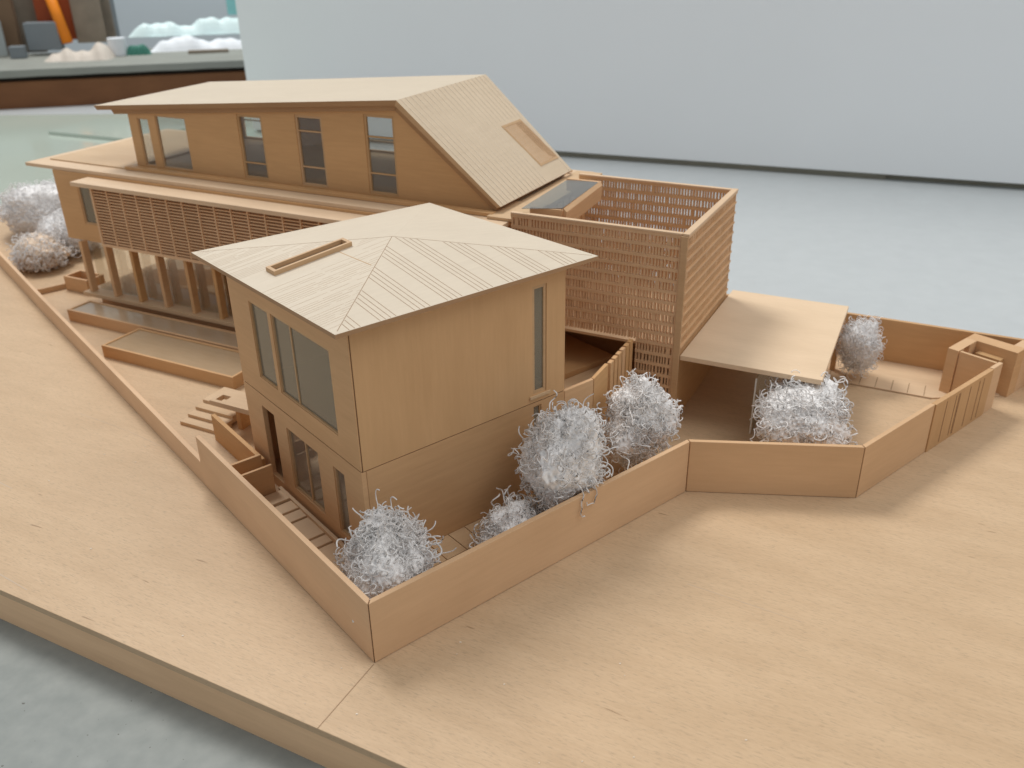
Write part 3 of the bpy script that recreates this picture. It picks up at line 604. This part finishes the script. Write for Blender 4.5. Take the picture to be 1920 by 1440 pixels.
# folded roof: long gentle slope + steep slope
def roofsheet(P, th, name, mats, parent, inset=0.0):
    t = MB()
    for quad, dn in P:
        t.hull([tuple(q_) for q_ in quad], [(q_[0]+dn[0]*th, q_[1], q_[2]+dn[1]*th) for q_ in quad])
    return t.build(name, mats, parent, bevel=.02)
LF, LB, RF, RB, DF, DB = (-50.4, 31.0, 18.83), (-51.2, 46.5, 18.83), (-17.4, 31.0, 21.24), (-17.7, 45.6, 21.24), (-8.8, 31.0, 14.12), (-8.75, 44.2, 14.0)
th = .32
def low(p, f): return (p[0]+f[0], p[1], p[2]+f[1])
t = MB(); t.hull([LF, RF, RB, LB], [low(LF, (.35, -.36)), low(RF, (-.16, -.4)), low(RB, (-.16, -.4)), low(LB, (.35, -.36))], side=1); mr_ = t.build('roof', ['roof', 'fascia'], mh)
t = MB(); t.hull([RF, DF, DB, RB], [low(RF, (-.16, -.4)), low(DF, (-.30, -.12)), low(DB, (-.30, -.12)), low(RB, (-.16, -.4))], side=1); sr_ = t.build('steep_roof', ['roof2', 'edge'], mh)
t = MB()
q1 = [(-48.6, 31.28, 18.6), (-17.56, 31.28, 20.83), (-17.8, 45.3, 20.83), (-49.4, 46.2, 18.6)]
t.hull(q1, [(q[0]+(.3 if q[0] < -40 else -.15), q[1], q[2]-.42) for q in q1])
q2 = [(-17.56, 31.28, 20.83), (-9.14, 31.28, 13.98), (-9.1, 43.9, 13.9), (-17.8, 45.3, 20.83)]
t.hull(q2, [(q[0]-.25, q[1], q[2]-.38) for q in q2]); t.build('roof_underlayer', 'fascia', mh)
t = MB()
def onsteep(b, s_):     # s_ 0 ridge .. 1 eave
    F_ = Vector(RF).lerp(Vector(DF), s_); B_ = Vector(RB).lerp(Vector(DB), s_); k_ = (b-31)/(B_.y-31); return F_.lerp(B_, k_)
nrm = Vector((21.24-14.12, 0, 8.6)).normalized()
for k in range(20):
    kk = (k+.8)/20.6
    p_ = Vector(RF).lerp(Vector(RB), kk); q_ = Vector(DF).lerp(Vector(DB), kk)
    if 13 <= k: q_ = p_.lerp(q_, .42 if k < 19 else 1)
    sd = Vector((0, .03, 0)); t.hull([p_-sd+nrm*.03, q_-sd+nrm*.03, q_+sd+nrm*.03, p_+sd+nrm*.03], [p_-sd-nrm*.05, q_-sd-nrm*.05, q_+sd-nrm*.05, p_+sd-nrm*.05])
t.build('roof_seam', 'pale_line', sr_)
# louvred rooflight on the steep slope
c1, c2, c3, c4 = onsteep(40.45, .455), onsteep(44.0, .455), onsteep(44.0, .865), onsteep(40.45, .865)
t = MB(); cs = [c1, c2, c3, c4]; cen = (c1+c2+c3+c4)/4
ins = [c + (cen-c).normalized()*.28 for c in cs]
for i in range(4):
    j = (i+1) % 4; t.hull([tuple(x+nrm*.05) for x in (cs[i], cs[j], ins[j], ins[i])], [tuple(x-nrm*.02) for x in (cs[i], cs[j], ins[j], ins[i])])
lv = t.build('louvred_rooflight', 'edge', sr_)
t = MB(); t.hull([tuple(x+nrm*.008) for x in ins], [tuple(x-nrm*.04) for x in ins]); t.build('louvre_back', plain('louvre_shade', (.30, .18, .09), .8), lv)
t = MB(); nl = 13
for k in range(nl):
    e0 = ins[0].lerp(ins[1], (k+.5)/nl); e1 = ins[3].lerp(ins[2], (k+.5)/nl); sd = Vector((0, .05, 0))
    t.hull([tuple(x+nrm*.045) for x in (e0-sd, e0+sd, e1+sd, e1-sd)], [tuple(x+nrm*.005) for x in (e0-sd, e0+sd, e1+sd, e1-sd)])
t.build('louvre', 'screen', lv)
# right-hand end details
t = MB(); t.box(-9.4, -6.6, 29.9, 34.5, ZU+.0, ZU+.22); t.box(-8.9, -6.5, 34.6, 45.6, ZU, ZU+.2); t.build('flat_roof_strip', 'top', mh, bevel=.02)
dm = MB(); dm.hull([(-6.55, 29.95, 14.55), (-3.75, 30.9, 14.62), (-4.2, 38.9, 14.62), (-6.9, 38.9, 14.55)], [(-6.5, 29.95, 14.50), (-3.8, 30.9, 14.56), (-4.25, 38.9, 14.56), (-6.9, 38.9, 14.50)])
box_ = MB(); box_.hull([(-3.6, 30.75, 14.66), (-3.35, 30.75, 14.4), (-3.9, 39.0, 14.4), (-4.15, 39.0, 14.66)], [(-3.75, 30.75, 13.35), (-3.5, 30.75, 13.2), (-4.0, 39.0, 13.2), (-4.3, 39.0, 13.35)])
box_.hull([(-6.2, 30.6, 14.5), (-3.62, 30.6, 14.56), (-3.62, 30.75, 14.56), (-6.2, 30.75, 14.5)], [(-6.2, 30.6, 13.3), (-3.8, 30.6, 13.3), (-3.8, 30.75, 13.3), (-6.2, 30.75, 13.3)])
box_.box(-7.0, -4.1, 39.0, 39.3, 13.2, 14.6)
box_.box(-7.0, -6.75, 30.8, 42.4, 6.0, 13.3)
dmo = box_.build('dormer', 'wall', mh); dm.build('dormer_glass', 'skyglass', dmo)
t = MB()
for k in range(9): t.box(-6.74, -6.62, 31.5+1.25*k, 32.2+1.25*k, 6, 13.2)
t.build('dormer_batten', 'screen', dmo)

# ================================================================== PERFORATED SCREEN BLOCK (frame ab)
sk = thing('screen_block', 'tall open topped box of perforated wooden screens right of the tower', 'screen', 'ab', (-.6, 36, 0))
A0, A1, B0, B1, HS = -7.3, 5.5, 29.7, 42.6, 14.12; RH = .80
def screen(axis, c, t_, s0, s1, zfun, name, proud=0.0, rh=.115, rec=.04):
    m_ = MB()
    def bx(a, b, z0, z1, d0=0, d1=t_):
        if axis == 'x': m_.box(a, b, c+d0, c+d1, z0, z1)
        else: m_.box(c+d0, c+d1, a, b, z0, z1)
    nrow = 17; zt_ = HS-.12
    for r in range(nrow+1):
        z = zt_-RH*r
        if z < -.05: break
        lo = s0 if z-.1 >= zfun(s0) else next((x_ for x_ in np.arange(s0, s1, .1) if zfun(x_) <= z-.09), s1)
        lo = float(lo)
        if s1-lo > .3: bx(lo, s1, max(0, z-rh), z+rh, 0, t_+proud)
        if r == nrow: break
        z1_, z0_ = z-rh-.002, max(0.0, z-RH+rh+.002)
        if z0_ >= z1_: continue
        x_ = lo+.02; 
        while x_ < s1-.2:
            w_ = R.choice((.10, .11, .12, .13, .16)) if R.random() > .035 else .3
            bx(x_, min(x_+w_, s1), z0_, z1_, .04, t_-rec); x_ += w_+R.uniform(.085, .14)
        bx(s1-.2, s1, z0_, z1_, .02, t_-.02)
    return m_.build(name, 'screen', sk)
screen('x', B0, .32, A0, A1, lambda x_: 5.95 if x_ < 2.55 else 0, 'perforated_front')
screen('x', B1-.32, .32, A0, A1, lambda x_: 5.6, 'perforated_back')
screen('y', A1+.05, .32, B0+.02, B1, lambda x_: 5.5, 'perforated_side', proud=.06, rh=.075, rec=.06)
t = MB(); t.box(A0, A1-.02, B0-.03, B0+.36, HS-.02, HS+.13); t.box(A0, A1-.02, B1-.36, B1+.03, HS-.02, HS+.13); t.box(A1, A1+.47, B0-.03, B1+.03, HS-.02, HS+.14); t.build('top_rail', wood('rail_wood', (.74, .56, .39), (.4, .4, 4)), sk, bevel=.03)
t = MB(); t.box(A1-.06, A1+.42, B0-.12, B0+.0, 0, HS-.03); t.build('corner_post', 'edge', sk, bevel=.03)
t = MB(); t.box(A1+.02, A1+.34, B0+.02, B1, 0, 5.35); t.build('lower_side_wall', 'wall_low', sk)
t = MB(); t.box(A0, 2.5, B0+6.5, B0+6.8, 0, 5.6); t.box(2.55, 2.85, B0+.4, B1-.4, 0, 5.4); t.build('inner_wall', 'wall_low', sk)
t = MB(); t.box(A0+.3, A1-.05, B0+.4, B1-.4, 5.55, 5.75); t.build('inner_floor', 'top', sk)

# ================================================================== CARPORT CANOPY
cp_ = thing('carport_canopy', 'flat pale canopy roof right of the perforated screen block', 'canopy', 'ab', (10.5, 37, 0))
t = MB(); t.prism([(5.92, 29.8), (15.6, 30.0), (15.2, 44.4), (5.98, 44.2)], 5.04, 5.4); t.build('canopy_roof', wood('canopy_sheet', (0.80, 0.635, 0.455), (0.9, 5.0, 5.0), grain=.06), cp_, bevel=.03)
t = MB(); t.box(11.2, 11.28, 30.5, 44.0, .02, 4.4); af = t.build('acrylic_fin', 'acrylic', cp_)
t = MB(); t.box(11.19, 11.29, 30.44, 30.495, .02, 4.4); t.build('edge_glint_strip', plain('painted_edge_glint', (.8, .82, .78), .3), af)  # pale strip paints the light caught along the sheet's cut edge
t = MB(); t.box(8.2, 11.1, 43.6, 43.68, .02, 5.0); t.build('acrylic_fin', 'acrylic', cp_)
t = MB(); t.box(5.9, 8.1, 43.2, 43.5, 0, 5.03); t.build('rear_wall', 'wall_low', cp_)
t = MB(); t.box(14.6, 15.0, 43.4, 43.8, 0.1, 5.03); t.build('canopy_post', 'wall', cp_)

# ================================================================== FOLDED FIN FENCE
fe = thing('fin_fence', 'folded wooden fence of tall upright fins linking the tower and the screen block', 'fence', 'uv', (22, 7.5, 0))
t = MB(); t.prism([(18.25, 6.1), (20.75, 6.1), (20.8, 6.35), (18.25, 6.35)], 0, 6.6); t.build('plain_panel', 'wall', fe, bevel=.02)
t = MB(); t.prism([(20.82, 6.12), (23.1, 7.1), (23.0, 7.35), (20.82, 6.38)], 0, 6.6); t.build('plain_panel', 'wall', fe, bevel=.02)
d_ = Vector((27.6-23.2, 9.1-7.15)).normalized(); n_ = Vector((-d_.y, d_.x)); p_ = Vector((23.25, 7.2)); k = 0
while (p_-Vector((23.2, 7.15))).length < 4.5:
    q_ = p_+d_*.55; b_ = -n_*.15
    pts_ = [p_+b_, q_+b_, q_+b_+n_*.3, p_+b_+n_*.3]
    t = MB(); t.prism([tuple(x) for x in pts_], 0, 6.6); t.build('fin', 'wall', fe, bevel=.04); p_ = p_+d_*.76
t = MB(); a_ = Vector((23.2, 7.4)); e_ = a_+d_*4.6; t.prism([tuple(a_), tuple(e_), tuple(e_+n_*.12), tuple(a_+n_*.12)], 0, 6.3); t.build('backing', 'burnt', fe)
# low courtyard slab behind the fence
cy = thing('courtyard_slab', 'raised courtyard floor seen behind the folded fence', 'paving', 'uv', (22, 15, 0))
t = MB(); t.box(18.4, 30, 9.5, 13.2, 0, 2.6); t.build('upper_slab', 'top', cy, bevel=.03)
t = MB(); t.box(18.4, 30, 13.25, 20, 0, 3.0); t.build('far_slab', 'wall_low', cy, bevel=.03)

# offcut glass and sawdust
gof = thing('glass_offcut', 'small clear glass offcut lying on the green glass sheet left of the house', 'glass', 'w', (-85, 184, TZ+.6))
t = MB(); t.prism([(-92.4, 182.9), (-70, 172.5), (-64, 186), (-88, 197)], TZ+.61, TZ+1.3); t.build('sheet', 'greenglass', gof, bevel=.05)
sd_ = MB(); rr = random.Random(3)
for k in range(46):
    a = rr.uniform(-30, 40); b = rr.uniform(-4, 16); s_ = rr.uniform(.02, .055)
    if a < 26 and b > 2+.0*a and a > -2: b = rr.uniform(-4, 6)
    x, y = fpt('ab', a, b); u = (x-C0[0])*math.cos(FR['uv'][1])+(y-C0[1])*math.sin(FR['uv'][1]); v = -(x-C0[0])*math.sin(FR['uv'][1])+(y-C0[1])*math.cos(FR['uv'][1])
    if u > -.5 and v > -.8 or u > 22 and v > -8.5: continue
    sd_.box(x-s_, x+s_, y-s_*.6, y+s_*.6, .002, .03)
so = sd_.build('sawdust', plain('pale_dust', (.8, .72, .6), .8)); tag(so, 'scattered pale sawdust specks on the board before the near wall', 'sawdust', kind='stuff')

# ================================================================== TREES
def tube_mesh(paths, rad, sides=3):
    K_, n_, _ = paths.shape
    T = np.gradient(paths, axis=1); T /= np.linalg.norm(T, axis=2, keepdims=True)+1e-9
    ref = np.zeros_like(T); ref[..., 2] = 1; ref[np.abs(T[..., 2]) > .9] = (1, 0, 0)
    X = np.cross(T, ref); X /= np.linalg.norm(X, axis=2, keepdims=True)+1e-9; Y = np.cross(T, X)
    ang = np.arange(sides)*2*np.pi/sides
    r_ = rad[:, None, None, None]
    V = paths[:, :, None, :] + r_*(np.cos(ang)[None, None, :, None]*X[:, :, None, :] + np.sin(ang)[None, None, :, None]*Y[:, :, None, :])
    idx = np.arange(K_*n_*sides).reshape(K_, n_, sides)
    a = idx[:, :-1, :]; b = idx[:, 1:, :]; a2 = np.roll(a, -1, 2); b2 = np.roll(b, -1, 2)
    Fq = np.stack([a, a2, b2, b], -1).reshape(-1, 4)
    return V.reshape(-1, 3), Fq
def mesh_np(name, V, F_, mat, parent, smooth=True):
    me = bpy.data.meshes.new(name); k = F_.shape[1]
    me.vertices.add(len(V)); me.vertices.foreach_set('co', (V*S).astype(np.float32).ravel())
    me.loops.add(F_.size); me.loops.foreach_set('vertex_index', F_.astype(np.int32).ravel())
    me.polygons.add(len(F_)); me.polygons.foreach_set('loop_start', np.arange(0, F_.size, k, dtype=np.int32))
    me.polygons.foreach_set('loop_total', np.full(len(F_), k, dtype=np.int32))
    if smooth: me.polygons.foreach_set('use_smooth', np.ones(len(F_), dtype=bool))
    me.update(); me.validate(); me.materials.append(M[mat])
    o = bpy.data.objects.new(name, me); COL.objects.link(o)
    if parent: o.parent = parent
    return o
def lump(dirs, seed, amp):
    rs = np.random.RandomState(seed); s_ = np.ones(len(dirs))
    for _ in range(22):
        c = rs.normal(size=3); c /= np.linalg.norm(c); a_ = rs.uniform(-amp, amp*1.2)
        s_ += a_*np.exp(-((1-dirs@c)/rs.uniform(.012, .12)))
    return s_
def wire_tree(label, frame, c, rad, seed, n=1700, amp=.36, wire='foam', core='foam_core', thin=.040, taper=0.0, name='wire_tree', extra=None, curl=(2.6, 7.5), corek=.95, ground=.16, top=0.0):
    rs = np.random.RandomState(seed); rad = np.array(rad, float)
    root = thing(name, label, 'tree', frame, (c[0], c[1], max(0.0, ground)), 'white wire trees on the model')
    base = np.array([0, 0, c[2]-max(0.0, ground)])
    def shell(m, lo, hi):
        d = rs.normal(size=(m, 3)); d /= np.linalg.norm(d, axis=1, keepdims=True)
        k_ = lump(d, seed+5, amp)*rs.uniform(lo, hi, m)
        sc_ = rad[None, :]*np.stack([(1-taper*np.clip(-d[:, 2], 0, 1))*(1-top*np.clip(d[:, 2], 0, 1)), (1-taper*np.clip(-d[:, 2], 0, 1))*(1-top*np.clip(d[:, 2], 0, 1)), np.ones(m)], 1)
        return d*k_[:, None]*sc_, d
    n = int(n*.52); P, D = shell(n, .92, 1.02)
    nseg = 14; ds = rs.uniform(.06, .15, n)
    T = np.cross(D, rs.normal(size=(n, 3))) + D*rs.uniform(-.2, .35, (n, 1)); T /= np.linalg.norm(T, axis=1, keepdims=True)
    W_ = rs.normal(size=(n, 3)); W_ /= np.linalg.norm(W_, axis=1, keepdims=True); K_ = rs.uniform(curl[0], curl[1], n)
    path = np.zeros((n, nseg, 3)); path[:, 0] = P
    for s_ in range(1, nseg):
        T = T + np.cross(W_, T)*(K_*ds)[:, None]; T /= np.linalg.norm(T, axis=1, keepdims=True)
        pos = path[:, s_-1] + T*ds[:, None]; path[:, s_] = pos
        W_ = W_ + .10*rs.normal(size=W_.shape); W_ /= np.linalg.norm(W_, axis=1, keepdims=True)
    path += base; path[..., 2] = np.maximum(path[..., 2], .03)
    if frame == 'uv' and c[0] < 30:                      # wires stay on their side of the boundary walls
        low_ = path[..., 2]+max(0.0, ground) < H+.05
        path[..., 0] = np.where(low_, np.maximum(path[..., 0], .36-c[0]), path[..., 0]); path[..., 1] = np.where(low_, np.maximum(path[..., 1], .36-c[1]), path[..., 1])
    if extra is not None:
        for e_ in extra:                                 # long stray strands through given points (frame cm)
            P_ = np.array(e_, float)-np.array([c[0], c[1], max(0.0, ground)]); tt = np.linspace(0, len(P_)-1, nseg)
            q_ = np.stack([np.interp(tt, np.arange(len(P_)), P_[:, k]) for k in range(3)], 1); q_ += .10*np.stack([np.sin(tt*5), np.zeros(nseg), np.cos(tt*6)], 1)
            path = np.concatenate([path, q_[None]]); n += 1
    V, F_ = tube_mesh(path, rs.uniform(thin*.8, thin*1.35, n))
    # hanging or sticking out stray curls
    mesh_np('curled_wire', V, F_, wire, root)
    # knots (small beads at wire ends)
    nb = int(n*.6); Pb, _ = shell(nb, .90, 1.02); octa = np.array([(1,0,0),(-1,0,0),(0,1,0),(0,-1,0),(0,0,1),(0,0,-1)], float)
    of = np.array([(0,2,4),(2,1,4),(1,3,4),(3,0,4),(2,0,5),(1,2,5),(3,1,5),(0,3,5)])
    Vb = (Pb+base)[:, None, :] + octa[None]*rs.uniform(.035, .085, (nb, 1, 1))*rs.uniform(.7, 1.4, (nb, 1, 3)); Vb = Vb.reshape(-1, 3); Vb[:, 2] = np.maximum(Vb[:, 2], .02)
    Fb = (of[None]+np.arange(nb)[:, None, None]*6).reshape(-1, 3)
    mesh_np('knot', Vb, Fb, wire, root)
    bm = bmesh.new(); bmesh.ops.create_icosphere(bm, subdivisions=6, radius=1)
    dirs = np.array([v.co[:] for v in bm.verts]); k_ = lump(dirs, seed+5, amp)*corek
    k_ *= 1+.05*np.sin(dirs[:, 0]*13+seed)*np.sin(dirs[:, 1]*11)*np.sin(dirs[:, 2]*12)+rs.uniform(-.03, .03, len(dirs)) + .06*np.sin(dirs[:, 0]*31+seed)*np.sin(dirs[:, 1]*37+1)*np.sin(dirs[:, 2]*34+2)
    sc_ = np.stack([(1-taper*np.clip(-dirs[:, 2], 0, 1))*(1-top*np.clip(dirs[:, 2], 0, 1))]*2+[np.ones(len(dirs))], 1)
    Vc = dirs*k_[:, None]*sc_*rad + base; Vc[:, 2] = np.maximum(Vc[:, 2], .04)
    Fc = np.array([[v.index for v in f.verts] for f in bm.faces]); bm.free()
    mesh_np('fibre_core', Vc, Fc, core, root)
    return root
wire_tree('bushy white wire tree in the near corner between both walls', 'uv', (3.2, 3.35, 2.9), (2.7, 2.6, 2.55), 11, 1900, amp=.42, top=.32)
wire_tree('low grey white wire bush at the foot of the tower front, behind the near wall', 'uv', (11.3, 2.6, 1.55), (2.2, 1.4, 1.15), 12, 800, core='foam_core', top=.25)
wire_tree('tallest white wire tree, leaning over the near wall with strands hanging down', 'uv', (14.9, 2.45, 4.35), (2.3, 2.2, 3.75), 13, 1900, amp=.32, taper=.25, extra=[[(14.0, .9, 4.6), (14.1, .1, 4.2), (14.0, -.12, 3.5), (13.8, -.14, 2.9), (14.0, -.2, 2.4)], [(14.9, .9, 4.5), (14.9, .0, 4.3), (15.1, -.15, 3.3), (14.7, -.12, 2.9), (14.2, -.12, 3.2)], [(12.4, 1.2, 6.8), (12.0, .6, 6.5), (11.6, .5, 6.9)]])
wire_tree('white wire tree before the foot of the perforated screen', 'uv', (22.6, 3.5, 3.6), (1.85, 1.8, 2.4), 14, 1400, amp=.42, top=.35)
wire_tree('wide white wire tree behind the middle wall fold, before the canopy', 'uv', (33.2, -1.5, 2.75), (2.95, 2.6, 2.1), 15, 2000, amp=.34)
wire_tree('small fluffy white tree near the yard back wall', 'uv', (46.0, 2.0, 2.7), (1.45, 1.45, 1.95), 16, 1100, wire='fluff', core='fluff', thin=.02, corek=.88)
wire_tree('big snowy white bush at the far left edge behind the house end', 'uv', (8.4, 90.0, 2.9), (5.2, 5.2, 2.9), 17, 1700, wire='fluff', core='fluff', corek=.9)
wire_tree('white bush close to the house end at far left', 'ab', (-68.8, 40.0, 2.3), (3.7, 3.4, 2.3), 18, 1200, wire='fluff', core='fluff', corek=.9)
wire_tree('tan and white dry looking bush by the low left wall', 'uv', (4.0, 76.0, 1.4), (2.7, 3.5, 1.6), 19, 1000, wire='fluff', core='dryfluff', corek=.9)

sc.render.engine = 'CYCLES'
sc.cycles.max_bounces = 12; sc.cycles.diffuse_bounces = 8; sc.cycles.transparent_max_bounces = 16
